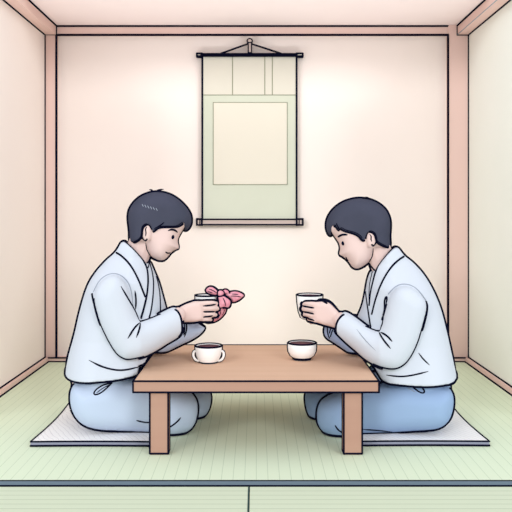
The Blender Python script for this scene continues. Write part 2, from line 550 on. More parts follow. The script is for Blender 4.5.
# ================================================================== cushions
def cushion(label, x0, x1, y0, y1):
    t = thing('floor_cushion', label, 'cushion', ((x0 + x1) / 2, (y0 + y1) / 2, 0), 'floor cushions at the low table')
    h = .019; n = 22; v = []; f = []
    def rim(u, w):   # slightly waisted sides with pointed corners
        return 0.010 * math.sin(math.pi * u), 0.010 * math.sin(math.pi * w)
    for i in range(n + 1):
        for j in range(n + 1):
            u, w = i / n, j / n
            x = x0 + (x1 - x0) * u; y = y0 + (y1 - y0) * w
            x += .012 * math.sin(math.pi * w) * (1 - 2 * u); y += .004 * math.sin(math.pi * u) * (1 - 2 * w)
            v.append((x, y, h))
    N = len(v)
    for i in range(n):
        for j in range(n):
            a = i * (n + 1) + j; f.append((a, a + n + 1, a + n + 2, a + 1))
    g = Geo(); g.add(v, f, 0)
    loop = [i * (n + 1) for i in range(n + 1)] + [n * (n + 1) + j for j in range(1, n + 1)] + [i * (n + 1) + n for i in range(n - 1, -1, -1)] + [j for j in range(n - 1, 0, -1)]
    top = np.array([v[k] for k in loop]); bot = top.copy(); bot[:, 2] = 0.001
    L = len(loop)
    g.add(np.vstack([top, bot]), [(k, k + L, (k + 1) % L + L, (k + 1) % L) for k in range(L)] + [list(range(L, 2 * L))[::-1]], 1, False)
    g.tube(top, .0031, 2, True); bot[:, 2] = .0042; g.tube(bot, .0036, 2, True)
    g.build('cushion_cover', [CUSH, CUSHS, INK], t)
cushion('grey woven floor cushion under the man holding the pink wrapped cup', -.812, -.382, 2.70, 3.27)
cushion('grey woven floor cushion under the man with the darker blue trousers', .382, .842, 2.705, 3.27)

# ================================================================== cups
def cup(label, c, prof, rin, ztea, handles=None, rad=.0036, group='white tea cups'):
    """prof: outer profile (r, z) from the foot up"""
    t = thing('tea_cup', label, 'cup', tuple(c), group)
    R, H = prof[-1]
    pr = [(max(r, .001), z) for r, z in prof] + [(R - .003, H + .001), (R - .006, H - .004), (R - .010, H * .70), (R * .5, ztea - .02), (.002, ztea - .022)]
    g = Geo().lathe(pr, c)
    g.ring(c, R - .001, H, rad, 1)
    for s in (-1, 1):
        g.tube([(c[0] + s * (r + .001), c[1], c[2] + max(z, .0042)) for r, z in prof], rad, 1)
    g.ring(c, prof[0][0], .0042, rad, 1)
    if len(prof) > 6: g.ring(c, prof[2][0], prof[2][1], rad * .7, 1)
    g.build('cup_body', [CHINA, INK], t)
    g = Geo().lathe([(.001, ztea - .002), (rin, ztea - .002), (rin, ztea), (.001, ztea)], c); g.build('tea', [TEA], t)
    for s in handles or ():
        p = [(c[0] + s * (R * .86), c[1], c[2] + H * .70), (c[0] + s * (R * 1.1), c[1], c[2] + H * .66), (c[0] + s * (R * 1.15), c[1], c[2] + H * .42),
             (c[0] + s * (R * 1.0), c[1], c[2] + H * .16), (c[0] + s * (R * .62), c[1], c[2] + H * .08)]
        q = resample(chaikin(np.array(p), False, 3), .003, False)
        g = Geo().tube(q, .0055, 0, False, 10)
        ctr = np.array([c[0] + s * R * .75, c[1], c[2] + H * .42])
        for off in (.0052, -.0052):
            dd = q - ctr; dd /= np.linalg.norm(dd, axis=1, keepdims=True)
            g.tube(q + dd * off, rad * .8, 1)
        g.build('handle', [CHINA, INK], t)
    return t
ca = W(208.6, 363.2, (EYE - ZT) * F / (362.5 - CY)); ca[2] = ZT
k = ca[1] / F
cup('white two-handled cup of tea standing on the table', ca,
    [(9.0 * k, 0), (9.2 * k, .004), (10.5 * k, .012), (12.4 * k, .030), (13.3 * k, .055), (13.4 * k, 17.0 * k)], 12.0 * k, 16.2 * k, (-1, 1))
cb = W(302, 360.2, (EYE - ZT) * F / (359.6 - CY)); cb[2] = ZT
k = cb[1] / F
cup('round white footed tea bowl without handles standing on the table', cb,
    [(8.6 * k, 0), (8.4 * k, .005), (9.2 * k, .010), (11.8 * k, .018), (13.8 * k, .034), (14.3 * k, .05), (14.1 * k, 17.0 * k)], 12.7 * k, 16.3 * k)
km = DM / F; F0 = FR; F1 = Frame(-.50); F2 = Frame(.52)
FR = F1
cc = W(206.5, 320, DM); c0 = cc.copy()
cup('white cup wrapped in pink cloth, held by the man in light blue trousers', c0,
    [(7.2 * km, 0), (8.6 * km, .008), (10.2 * km, .03), (11.2 * km, .07), (11.5 * km, 25.3 * km)], 9.9 * km, 24.0 * km)
FR = F2; c1 = W(309.6, 319, DM); FR = F0
cup('white tapered tea cup held up by the man in darker blue trousers', c1,
    [(7.4 * km, 0), (9.2 * km, .008), (11.2 * km, .03), (12.6 * km, .065), (13.2 * km, 24.8 * km)], 11.7 * km, 24.0 * km)

# pink wrapping cloth with its bow
FR = F1
g = Geo()
for pts, D, Tt, R in (
    ([(202.5, 322), (206, 306), (214, 303), (222, 300), (227, 304), (226.5, 309), (224.7, 314), (218.4, 320.3), (210.6, 323)], DM, .043, .045),
    ([(205, 291), (207, 287.8), (210.6, 286), (214.5, 287.5), (218.5, 291), (220, 294.5), (216, 295.5), (209, 294)], DM - .035, .016, .02),
    ([(217, 291), (221, 289.8), (224, 291.5), (224, 295.5), (220, 297), (217, 295.5)], DM - .038, .016, .014),
    ([(221, 292), (224, 289.3), (227.5, 289.6), (229.5, 292.5), (226, 295.5)], DM - .03, .014, .015),
    ([(222, 293), (229.4, 292), (235.6, 291), (241, 292.6), (245, 295.3), (241.5, 298), (238.8, 300.6), (231.7, 303), (230.5, 298.5), (226, 297)], DM - .02, .016, .015),
    ([(217, 295), (222, 294), (230, 299.5), (231.3, 302), (229.4, 308.4), (224, 307), (218.6, 309)], DM - .042, .016, .02),
):
    g.add(*inflate(pts, D, Tt, R, step=.0035))
pk = remesh(g, .0028, 2); contour(pk, .8)
for pts in ([(205, 291), (207, 287.8), (210.6, 286), (214.5, 287.5), (218.5, 291)], [(205, 291), (209, 294), (216, 295.5)],
            [(217.5, 291), (221, 289.8), (224, 291.5), (224.3, 295), (220, 297), (217, 295.5), (217.5, 291)],
            [(223, 290.3), (226, 288.8), (229.3, 291.4), (229.8, 293)],
            [(229.4, 292), (235.6, 291), (241, 292.6), (245, 295.3), (241.5, 298), (238.8, 300.4), (231.7, 303)],
            [(218, 297), (219, 303), (218.6, 308.6), (224, 306.8), (229.2, 308), (231, 302), (229.5, 299.3), (224, 296)],
            [(226.5, 309), (224.7, 314), (218.4, 320.3), (210.6, 323), (204, 322)]):
    stroke(pk, pts, .75)
for pts in ([(209, 289), (213, 290.5), (217, 293)], [(208, 291.5), (212, 292.5)], [(231, 296), (236, 296), (241, 297)], [(232, 294), (238, 294.4)],
            [(223, 298), (225, 302), (225.5, 306)], [(221, 310), (220, 315), (217, 319.5)], [(224.5, 310), (222.5, 315)], [(226, 293), (225, 295)]):
    stroke(pk, pts, .42, taper=.3)
tag(pk.build('wrapping_cloth', [PINK, INK], None, tuple(W(215, 322, DM))), 'pink cloth knotted into a bow around the held white cup', 'cloth')

FR = F0
# ================================================================== the two men
def mirror_y(p, D0):
    q = np.array(p, float); return q - 2 * np.outer((q - FR.o) @ FR.v, FR.v)

def ellipsoid_cap(g, c, r): g.ball(c, r, 0, 16)

def settle(g, zc, zf):
    """rest the part on cushion and floor"""
    v = g.v[0]; w = np.clip((np.abs(v[:, 0]) - .33) / .05, 0, 1)
    v[:, 2] = np.maximum(v[:, 2], zf + (zc - zf) * w)
    g.bvh = BVHTree.FromPolygons([tuple(q) for q in v], g.f)
def clear_table(g, side=True):
    """keep the cloth off the table: beside its edge, or over its top"""
    v = g.v[0]; ax = np.abs(v[:, 0])
    if side:
        k = (v[:, 2] > ZU - .02) & (v[:, 2] < ZT + .016) & (ax < TX + .012) & (v[:, 1] > yf - .02)
        v[k, 0] = np.sign(v[k, 0]) * (TX + .014)
    else:
        k = (v[:, 2] < ZT + .015) & (ax < TX + .012)
        v[k, 2] = ZT + .015
    g.bvh = BVHTree.FromPolygons([tuple(q) for q in v], g.f)

# ---------------------------------------------------------------- man with the pink wrapped cup
def man_one():
    global FR
    FR = F1
    km = DM / F
    root = thing('person', 'kneeling man in pale robe and light blue trousers holding pink wrapped cup', 'person', tuple(W(110, 430, 2.92) * np.array([1, 1, 0])))
    D = DM
    hair_out = [(129.5, 243.3), (129.7, 231.6), (127.8, 217.5), (129, 209.7), (133.3, 202.7), (140.3, 196.4), (149.7, 192.6), (156, 191.8), (163.7, 192.4),
                (173, 195.6), (182.5, 202.7), (189.5, 211.2), (191.9, 219), (190.3, 226.9), (185.6, 231.4)]
    face = [(182.6, 229), (180.2, 234), (177.9, 238.6), (177.7, 242.5), (178.9, 246.4), (179, 248.6), (175.5, 250.4), (172.8, 251.4), (170.8, 253.2), (168.9, 255.4), (166.9, 258), (162.6, 261.4), (157.5, 260.6), (151.3, 257)]
    allo = hair_out + [(183.5, 230)] + face[1:] + [(148, 252.5), (146.3, 248), (144, 244.5), (138, 246)]
    skull = [(131.5, 242.5), (132, 232), (131, 217), (134, 208), (143, 199), (155, 195.5), (168, 197), (180, 205), (186, 215), (186.5, 221), (184, 226)] + face + [(148, 252.5), (146.3, 248), (145.4, 243), (143, 240)]
    def tf(x, z):      # head wide, neck slimmer
        zn = EYE - (252 - CY) * km
        return .62 + .38 * min(1, max(0, (z - zn + .03) / .05))
    g = Geo(); g.add(*inflate(skull, D, .082, .062, hout=allo, step=.005, p=2.2))
    for s in (-1, 1):
        e = W(146.6, 232.3, D) - s * .079 * FR.v; g.ball(e, (.0175, .013, .033), 0, 16)
    # trunk, thighs and shins inside the clothes
    g.capsule([W(143, 238, D), W(138, 252, D), W(132, 268, D)], [.050, .051, .056])
    g.capsule([W(132, 270, D), W(118, 290, D), W(108, 330, D), W(100, 385, D)], [.06, .09, .10, .11])
    for s in (-1, 1):
        leg = np.array([W(98, 396, 2.86), W(140, 404, 2.85), W(178, 412, 2.84)]); shin = np.array([W(178, 414, 2.84), W(140, 420, 2.86), W(98, 416, 2.87)])
        arm = np.array([W(116, 296, 2.87), W(114, 310, 2.81), W(121, 338, 2.775), W(128, 343, 2.775), W(150, 332, 2.79), W(178, 315, 2.85)])
        if s > 0: leg, shin = mirror_y(leg, D), mirror_y(shin, D)
        if s > 0: arm = mirror_y(arm, D); arm[3:, 2] -= .04
        g.capsule(leg, [.075, .07, .06]); g.capsule(shin, [.05, .045, .035]); g.capsule(arm, [.042, .042, .038, .036, .034, .030])
        # hand: palm, four fingers and a thumb closed round the cup
        pv, pf = inflate([(176, 308), (180, 306.5), (187.2, 303), (195, 301), (201, 301), (203, 306), (204, 313), (203.6, 320.6), (193.4, 322.4), (184, 322.2), (176, 321)], 2.875, .017, .02, step=.004,
                         c=lambda x, z: 2.872 + .10 * (x - sx(190, 300, 2.875)))
        if s > 0: pv = mirror_y(pv, D) - [0, 0, .025]; pf = [q[::-1] for q in pf]
        g.add(pv, pf)
        for (ya, yb_, xe, r) in ((303.6, 303.0, 216.4, .0105), (308.3, 308.2, 217.2, .0118), (313.9, 314.4, 215.4, .0112), (318.9, 319.2, 210.8, .0098)):
            fg = np.array([W(194, ya, 2.876), W(201, ya, 2.878), W(206 + (xe - 216) * .3, (ya + yb_) / 2, 2.884), W(212 + (xe - 216) * .7, yb_, 2.888), W(xe, yb_ + .4, 2.905)])
            if s > 0: fg = mirror_y(fg, D) - [0, 0, .025]
            g.capsule(fg, [r, r, r * 1.02, r * .95, r * .82], 10)
        th = np.array([W(184, 310, 2.885), W(190, 305.5, 2.897), W(197, 303.2, 2.904), W(203.5, 303.2, 2.900)])
        if s > 0: th = mirror_y(th, D) - [0, 0, .025]
        g.capsule(th, [.014, .012, .0105, .0085], 10)
    b = remesh(g, .0034, 2); settle(b, .034, .022)
    # drawn lines of face and hands
    stroke(b, [(151.3, 257), (148.5, 253), (146.6, 249.4), (145.7, 242.5)], .5, taper=.3)
    stroke(b, [(150.2, 257.6), (148.5, 261.5), (145.4, 264.2)], .9)
    stroke(b, [(151.3, 229), (149.6, 225.4), (147.2, 223.9), (143.6, 225.2), (141.6, 229), (141.4, 234.5), (143, 239), (145, 240.6)], .8); stroke(b, [(142.2, 236.5), (143.4, 239.6), (145.4, 240.8), (147, 239)], .8)
    stroke(b, [(146.8, 226.8), (145.3, 229.5), (146.2, 232.5), (145.6, 236)], .55, taper=.3)
    stroke(b, [(168.3, 230.6), (171, 229.4), (174.6, 229.9), (177.6, 232.4)], .95, taper=.3)
    stroke(b, [(165.4, 251.8), (167.6, 253.2), (170.4, 253)], .7, taper=.25)
    stroke(b, [(172.8, 251.4), (170.6, 253.4)], .6)
    for s in (-1, 1):
        e = W(171.6, 236.4, D); h = b.bvh.ray_cast(Vector(e - s * .4 * FR.v), Vector(s * FR.v))[0]
        if h is not None: b.ball(np.array(h), (.0072, .005, .0088), 1, 12)
    for q in ([(203, 306), (209, 305.4), (216, 304.2)], [(203.3, 311.9), (208, 311.8), (214.6, 311.6)], [(203.2, 317), (208, 316.5), (212.6, 315.8)]): stroke(b, q, .85, taper=.25)
    contour(b, latmin=-.022, skip=[(125, 186, 193, 226.5), (125, 225, 140.5, 246), (139, 222, 152.5, 243)])
    b.build('body', [SKIN, INK], root)

    # hair
    low = [(183.9, 229.8), (182.8, 226), (183.4, 220.5), (180, 224.3), (176.3, 226), (171.6, 226), (164, 226), (157.5, 226.6), (154.5, 228.8), (152, 231.8), (151.2, 228), (150, 225), (147.3, 223.4), (143.5, 224.6), (141.4, 228), (141.3, 236.4), (137.2, 240.2)]
    g = Geo(); g.add(*inflate(hair_out + low, D, .091, .068, hout=allo, step=.005, p=2.2))
    hr = remesh(g, .0036, 2)
    stroke(hr, [(185.6, 231.4)] + low + [(129.5, 243.3)], .4)
    stroke(hr, [(164, 222.5), (161, 225), (157.5, 226.6)], .6, taper=.3)
    for q in ([(149.6, 189.6), (152, 190), (153.6, 192.6)], [(154.3, 192.8), (157.5, 190), (163.3, 189.3)]):
        hr.tube(resample(chaikin(np.array([W(x, y, D) for x, y in q]), False), .003, False), .9 * km, 1, False, 6, .25)
    for x in range(6):  # short pale strokes painted in as the hair's highlight
        stroke(hr, [(142 + 2.8 * x, 204.2 + .8 * x), (143.4 + 2.8 * x, 206.6 + .8 * x)], .35, 2, taper=.4)
    contour(hr)
    hr.build('hair', [HAIR, INK, GREY], root)

    # robe
    back = [(122, 240.8, D - .03), (116.3, 252.2), (106.9, 259.5), (96.7, 270.5), (88.9, 282.2), (84.2, 294.7), (78.6, 315), (74.8, 333.4), (67.9, 356.9), (65.6, 372, 2.93)]
    hem = [(66.5, 376, 2.90), (71.7, 378.2, 2.86), (83.4, 379.4, 2.82), (99, 379.4, 2.79), (114.7, 378.2, 2.79), (130.3, 374.6, 2.80), (138, 372.2, 2.82), (143.2, 369, 2.85)]
    front = [(143.4, 358.4, 2.9), (152, 345), (160, 332), (166, 318), (166.9, 311), (163, 297), (159, 282), (153.6, 269.7), (150, 260.8)]
    notch = [(147.6, 264.5, 2.9), (146, 264, 2.88), (135.8, 252, 2.87), (127, 243.8, 2.88)]
    hout = [(118, 225), (113, 252.2), (106.9, 259.5), (96.7, 270.5), (88.9, 282.2), (84.2, 294.7), (78.6, 315), (74.8, 333.4), (67.9, 356.9), (60, 400), (60, 440), (150, 440), (155, 345), (160, 332), (166, 318), (166.9, 311), (163, 297), (159, 282), (153.6, 269.7), (151, 255), (160, 225)]
    def tj(x, z):      # narrow at the neck, wide at the shoulders
        zs = EYE - (262 - CY) * km
        return min(1.0, .57 + .43 * max(0, (zs + .02 - z) / .09)) + .24 * min(1, max(0, (sz(335) - z) / .15))
    g = Geo(); g.add(*inflate(back + hem + front + notch, D, .168, .125, hout=hout, tfun=tj))
    def cs(x, z): return 2.775 + max(0, (x - sx(140, 330, 2.78))) * .45
    slv = [(93, 296), (99, 283), (107, 276), (115, 274), (122, 277), (129, 288), (134, 308), (140, 320.5), (149.7, 318.8), (160, 314.3), (166.9, 311.6), (171, 309.8), (174.8, 309), (178.5, 310.8), (181.6, 317), (182.9, 325), (182.6, 333), (180.5, 337.8),
           (172, 343), (160.6, 349.8), (150, 354.8), (141, 357.6), (132.5, 359.4), (125.6, 360.2), (119.4, 357), (111.6, 346), (105, 333.5), (99, 319.7)]
    sl_out = slv[:10] + [(172, 309), (188, 306), (205, 305), (207, 326), (192, 337)] + slv[18:]
    g.add(*inflate(slv, 2.78, .058, .06, hout=sl_out, c=cs))
    j = remesh(g, .005, 3); clear_table(j)
    pass
    stroke(j, [(122, 240.8), (124, 241.6), (127, 243.8), (135.8, 252), (146, 264), (148.3, 276), (147.3, 293), (144.8, 305), (141, 318.5)], 1.0)
    stroke(j, [(116.3, 252.6), (120.5, 254.8), (129.4, 263.4), (137.2, 276.7), (145, 296.5)], .9)
    stroke(j, [(149.5, 263), (152.8, 274), (153.6, 287), (152, 305.6), (149.3, 318)], .8)
    stroke(j, [(156.2, 277), (158.8, 287), (160, 297), (160.3, 312.5)], .8)
    stroke(j, [(145.8, 264), (147.4, 270), (149.5, 262)], .6)
    # near sleeve
    stroke(j, [(92, 294), (94, 303.5), (99, 319.7), (105, 333.5), (111.6, 346), (118, 355), (125.6, 359.4), (132.5, 358.8), (143, 356.4)], 1.0)
    stroke(j, [(180, 337.4), (181.8, 333), (182, 325), (180.8, 317), (178, 311.6), (175.4, 309.8)], 1.0)
    stroke(j, [(160, 314.4), (149.7, 318.8), (140, 321.6)], .9)
    stroke(j, [(93.6, 291.5), (99, 280.6), (106.9, 274.6), (114.7, 273), (122.5, 276), (128.8, 283), (131.9, 293), (132.6, 305)], .5, 2)
    stroke(j, [(121, 286.5), (128.8, 300), (135, 310.6), (138.5, 319), (140.2, 322)], .9, taper=.2)
    stroke(j, [(135, 291), (136.2, 300), (135.6, 309)], .8, taper=.2)
    stroke(j, [(140, 322.4), (134.5, 327.5), (128, 338.3)], .85, taper=.3); stroke(j, [(140.4, 322.6), (139.4, 329.5), (136.4, 337.4)], .85, taper=.3)
    stroke(j, [(89, 360.2), (102, 367), (117.8, 370.7), (130, 369.3), (141, 366)], .8, taper=.2)
    contour(j, skip=[(99, 270, 134, 297), (92.5, 284, 134, 298)])
    j.build('robe', [ROBE, INK, GREY], root)

    # robe sleeve on the far arm, its shade painted as a bluer cloth
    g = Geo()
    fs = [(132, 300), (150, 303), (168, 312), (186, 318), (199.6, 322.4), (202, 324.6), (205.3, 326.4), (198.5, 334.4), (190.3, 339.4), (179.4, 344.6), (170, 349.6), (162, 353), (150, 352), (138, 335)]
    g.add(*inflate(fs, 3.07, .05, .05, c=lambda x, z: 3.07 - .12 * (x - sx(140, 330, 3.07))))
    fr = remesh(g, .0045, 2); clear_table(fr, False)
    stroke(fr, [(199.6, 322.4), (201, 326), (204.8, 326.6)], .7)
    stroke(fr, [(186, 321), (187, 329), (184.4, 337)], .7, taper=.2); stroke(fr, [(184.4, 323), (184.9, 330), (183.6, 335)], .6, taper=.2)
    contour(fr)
    fr.build('far_sleeve', [SLEEVE_SHADE, INK], root)

    # trousers: two folded legs under the hips
    near = [(76, 379, 2.9), (71.8, 386, 2.92), (71.3, 396.5, 2.92), (73.8, 408.2, 2.91), (80.5, 418.6, 2.89), (90.3, 424.8, 2.875), (102, 427.2, 2.87), (120, 428.2, 2.865), (140, 430.2, 2.85), (156, 434.5, 2.82), (168.8, 437.4, 2.805), (178.6, 436.6, 2.805), (188.4, 433.4, 2.81), (195.2, 425.8, 2.82), (198.2, 414, 2.83), (198, 404.3, 2.83),
            (195.2, 397.5, 2.83), (189.3, 391.4, 2.83), (176, 387.5, 2.83), (155, 385.5, 2.83), (143, 383, 2.84), (136, 377, 2.86), (100, 375, 2.88)]
    farl = [(80, 372), (78, 396), (84, 412, 3.07), (120, 417, 3.07), (180, 420, 3.07), (198, 418.4, 3.07), (207.9, 412, 3.07), (211.2, 400.4, 3.07), (210.8, 392.6, 3.07), (204, 384.5, 3.07), (188, 380.5, 3.07), (160, 378.5, 3.07), (149, 375.5, 3.07), (140, 362, 3.05), (110, 356, 3.05)]
    g = Geo(); g.add(*inflate(near, 2.845, .088, .075)); g.add(*inflate(farl, 3.065, .09, .07))
    hip = [(76, 366), (72, 384), (72, 398), (76, 409), (84, 417), (100, 421), (122, 420), (133, 405), (136, 380), (132, 350), (90, 350)]
    g.add(*inflate(hip, D, .165, .10))
    tr = remesh(g, .005, 4); settle(tr, .0215, .009)
    stroke(tr, [(136.6, 420.4), (143, 422.2), (150, 422.6)], .7, taper=.2); stroke(tr, [(168.6, 427.8), (174, 424.4), (178, 421), (180.6, 417.8)], .75, taper=.2)
    lf = [(111.8, 383), (104, 384.4), (97, 388.5), (93.4, 393.2), (95, 395), (99, 394), (104.5, 390.4), (111.8, 383)]
    stroke(tr, lf, .7); stroke(tr, [(110, 384.5), (103, 388), (96.5, 393)], .45, taper=.2)
    contour(tr)
    tr.build('trousers', [TROL, INK], root)
    g = Geo(); g.add(*inflate([(139.5, 371), (141.5, 367.5), (145.5, 368), (147.4, 370.5), (146, 374.5), (141, 375.5)], 2.82, .018, .015, step=.004))
    kn = remesh(g, .003, 2); clear_table(kn); stroke(kn, [(139.5, 371), (141.5, 367.5), (145.5, 368), (147, 370.5)], .7, D=2.82)
    contour(kn)
    kn.build('belt_knot', [SHADE_KNOT, INK], root)
man_one(); FR = F0

# ---------------------------------------------------------------- man with the tapered cup
def man_two():
    global FR
    FR = F2
    root = thing('person', 'kneeling man in pale robe and darker blue trousers raising a plain white cup', 'person', tuple(W(410, 430, 2.92) * np.array([1, 1, 0])))
    D = DM
    hair_out = [(390.6, 248), (389.5, 236.9), (390.4, 227.5), (390.3, 219.7), (386.6, 210.3), (379.4, 203.8), (372, 200.2), (366, 198.7), (359, 198.2), (352.8, 198.9), (343.4, 201.7), (334, 208), (327.8, 216.6), (325.9, 224.4), (327, 232.2), (330.8, 237)]
    face = [(334.8, 236.4), (337.5, 240.6), (339.6, 244.4), (340.3, 249), (339.2, 253), (339.2, 254.8), (342.6, 256.8), (345, 258.2), (346.6, 259.6), (348.4, 261.2), (350.2, 264), (352.3, 267.3), (356.3, 269.6), (361, 268.2), (368, 263.6)]
    allo = hair_out + [(333.4, 235.6)] + face[1:] + [(371.4, 258.5), (373, 254), (374.5, 250.5), (382, 251)]
    skull = [(388, 246.5), (386.8, 238), (387.4, 222), (383, 212), (374, 205), (362, 202), (350, 203), (340, 209), (333, 217), (331, 226), (333, 232.6)] + face + [(371.4, 258.5), (373, 254), (373.6, 249), (376, 246)]
    def tf(x, z):
        zn = EYE - (259 - CY) * km
        return .62 + .38 * min(1, max(0, (z - zn + .03) / .05))
    g = Geo(); g.add(*inflate(skull, D, .082, .062, hout=allo, step=.005, p=2.2))
    for s in (-1, 1):
        e = W(371.4, 239, D) - s * .079 * FR.v; g.ball(e, (.0175, .013, .031), 0, 16)
    g.capsule([W(376, 242, D), W(381, 258, D), W(388, 274, D)], [.050, .051, .056])
    g.capsule([W(387, 276, D), W(400, 296, D), W(412, 336, D), W(420, 388, D)], [.06, .09, .10, .11])
    for s in (-1, 1):
        leg = np.array([W(424, 400, 2.86), W(380, 408, 2.85), W(338, 416, 2.83)]); shin = np.array([W(338, 418, 2.83), W(380, 424, 2.85), W(424, 418, 2.86)])
        arm = np.array([W(404, 304, 2.87), W(404, 316, 2.81), W(398, 344, 2.775), W(392, 350, 2.775), W(368, 342, 2.79), W(341, 320, 2.85)])
        if s > 0: leg, shin, arm = mirror_y(leg, D), mirror_y(shin, D), mirror_y(arm, D); arm[3:, 2] -= .04
        g.capsule(leg, [.075, .07, .06]); g.capsule(shin, [.05, .045, .035]); g.capsule(arm, [.042, .042, .038, .036, .034, .030])
        pv, pf = inflate([(345, 316), (340.5, 313.4), (335, 307.4), (329.5, 302.2), (324, 301), (317, 301.6), (313, 304), (312, 312), (313.5, 321), (321, 324.4), (332, 326.8), (342, 330)], 2.87, .017, .02, step=.004,
                         c=lambda x, z: 2.866 - .10 * (x - sx(330, 300, 2.87)))
        if s > 0: pv = mirror_y(pv, D) - [0, 0, .025]; pf = [q[::-1] for q in pf]
        g.add(pv, pf)
        for (ya, yb_, xe, r) in ((304.6, 304.0, 303.6, .0110), (309.8, 308.8, 302.8, .0118), (315.4, 314.2, 304.4, .0112), (320.4, 319.0, 309.0, .0098)):
            fg = np.array([W(323, ya, 2.868), W(316, ya, 2.868), W(312 + (xe - 303) * .3, (ya + yb_) / 2, 2.871), W(307 + (xe - 303) * .7, yb_, 2.882), W(xe, yb_ + .2, 2.91)])
            if s > 0: fg = mirror_y(fg, D) - [0, 0, .025]
            g.capsule(fg, [r, r, r * 1.02, r * .95, r * .82], 10)
        th = np.array([W(334, 312, 2.875), W(330, 305.8, 2.885), W(325.5, 302.4, 2.89), W(319.5, 302.2, 2.892)])
        if s > 0: th = mirror_y(th, D) - [0, 0, .025]
        g.capsule(th, [.014, .012, .0105, .0085], 10)
    b = remesh(g, .0034, 2); settle(b, .034, .022)
    stroke(b, [(368, 263.6), (371, 259.5), (372.8, 255), (373.2, 248)], .5, taper=.3)
    stroke(b, [(368, 263.6), (371.5, 266.6), (375.4, 270.6)], .9)
    stroke(b, [(366, 238.4), (366.8, 233.8), (368.6, 231.4), (371.6, 231), (375, 233.6), (376.6, 238.4), (375.6, 243.4), (373, 245.8)], .8); stroke(b, [(376.2, 241), (375.2, 244.2), (373.2, 246), (371.8, 244.6)], .8)
    stroke(b, [(369.8, 234.4), (371.4, 236.5), (370.8, 239.4), (371.8, 241.4)], .55, taper=.3)
    stroke(b, [(337.8, 237.2), (341, 235), (344, 234.4), (347.2, 234.8)], .95, taper=.3)
    stroke(b, [(346.4, 257), (346.6, 259), (348, 260)], .7)
    for s in (-1, 1):
        e = W(344.2, 242.6, D); h = b.bvh.ray_cast(Vector(e - s * .4 * FR.v), Vector(s * FR.v))[0]
        if h is not None: b.ball(np.array(h), (.0074, .005, .0088), 1, 12)
    stroke(b, [(326.6, 303.4), (323, 301.4), (318, 300.7), (312, 300), (306.9, 299.6), (303, 301.4), (301.4, 305.5), (301.4, 310), (303.6, 316.6), (309.5, 322), (314, 323.3), (321, 324.8), (332, 327.2), (336, 328.6)], .95)
    for q in ([(302.4, 305.8), (307, 306.8), (314, 308)], [(302.6, 311.4), (308, 312.6), (314, 314)], [(306.4, 317.6), (310, 319), (314.2, 320.4)]): stroke(b, q, .85, taper=.25)
    contour(b, latmin=-.022, skip=[(324, 194, 392, 230), (378, 225, 393, 249), (365.5, 229, 378.5, 248)])
    b.build('body', [SKIN, INK], root)

    low = [(332.3, 231.6), (333.2, 226), (334.6, 223.6), (335.6, 226.6), (336.6, 223.8), (338.4, 227), (341.2, 231.2), (340.4, 226.6), (344.6, 229.6), (349.5, 231), (354.4, 232), (359.8, 234.8), (361.8, 237.4), (363.8, 239.9), (365.6, 238.8), (366.6, 233.8), (368.6, 231.2), (371.6, 230.6), (375.4, 233), (377, 238), (377, 241), (382, 244), (387, 246.2)]
    g = Geo(); g.add(*inflate(hair_out + low, D, .091, .068, hout=allo, step=.005, p=2.2))
    hr = remesh(g, .0036, 2)
    stroke(hr, [(330.8, 237)] + low + [(390.6, 248)], .4)
    for q in ([(333, 231.6), (333.8, 227.5), (334.8, 224)], [(336.6, 223.6), (338.2, 227.6), (341, 231.2)]): stroke(hr, q, .5)
    for q in ([(362.4, 199), (365, 197.2), (368.6, 197.6)], [(364.4, 200.2), (367.4, 198.8), (370, 199.4)]):
        hr.tube(resample(chaikin(np.array([W(x, y, D - .01) for x, y in q]), False), .003, False), .8 * km, 1, False, 6, .25)
    contour(hr)
    hr.build('hair', [HAIR, INK], root)

    back = [(397.3, 246.6, D - .03), (403.9, 256), (412.5, 261.9), (421.9, 271.5), (429.5, 283), (435.3, 294.4), (440, 306), (443.6, 318), (448.8, 340), (453, 360), (456.2, 375, 2.93)]
    hem = [(455.6, 378.6, 2.90), (452, 381, 2.87), (441.6, 382.6, 2.82), (424.4, 384.2, 2.79), (408.8, 383.6, 2.79), (397.8, 381.4, 2.80), (390, 380.4, 2.82), (382.6, 377, 2.85)]
    front = [(379.6, 370, 2.9), (371, 355), (362, 340), (357, 324), (357, 317.4), (362.5, 305.6), (365.6, 290), (367, 280.6), (370.4, 270.4)]
    notch = [(374, 272, 2.9), (375.8, 270.6, 2.88), (381.5, 261.8, 2.87), (391.4, 250.4, 2.88)]
    hout = [(401, 230), (407, 256), (412.5, 261.9), (421.9, 271.5), (429.5, 283), (435.3, 294.4), (440, 306), (443.6, 318), (448.8, 340), (453, 360), (463, 400), (463, 445), (376, 445), (367, 355), (360, 340), (356, 324), (357, 317.4), (362.5, 305.6), (365.6, 290), (367, 280.6), (368.5, 265), (358, 230)]
    def tj(x, z):
        zs = EYE - (268 - CY) * km
        return min(1.0, .57 + .43 * max(0, (zs + .02 - z) / .09)) + .24 * min(1, max(0, (sz(340) - z) / .15))
    g = Geo(); g.add(*inflate(back + hem + front + notch, D, .168, .125, hout=hout, tfun=tj))
    def cs(x, z): return 2.775 + max(0, sx(380, 330, 2.78) - x) * .45
    slv = [(426.4, 302), (421, 294), (412.5, 287), (403, 285), (395, 288), (389, 297), (385, 312), (380, 330), (374, 329.8), (368.4, 327.8), (357.5, 320), (350, 315.4), (345, 313.8), (341.4, 314.8), (336.6, 320.6), (335, 327), (334.6, 332.6), (337.4, 335.6),
           (349, 347), (362, 358.4), (372, 364), (382.5, 368.4), (391.9, 370), (399.4, 368.4), (407.2, 362.2), (416.6, 345.5), (422, 328), (426.4, 311)]
    sl_out = slv[:11] + [(347, 314), (336, 309), (318, 308), (314, 326), (326, 338)] + slv[18:]
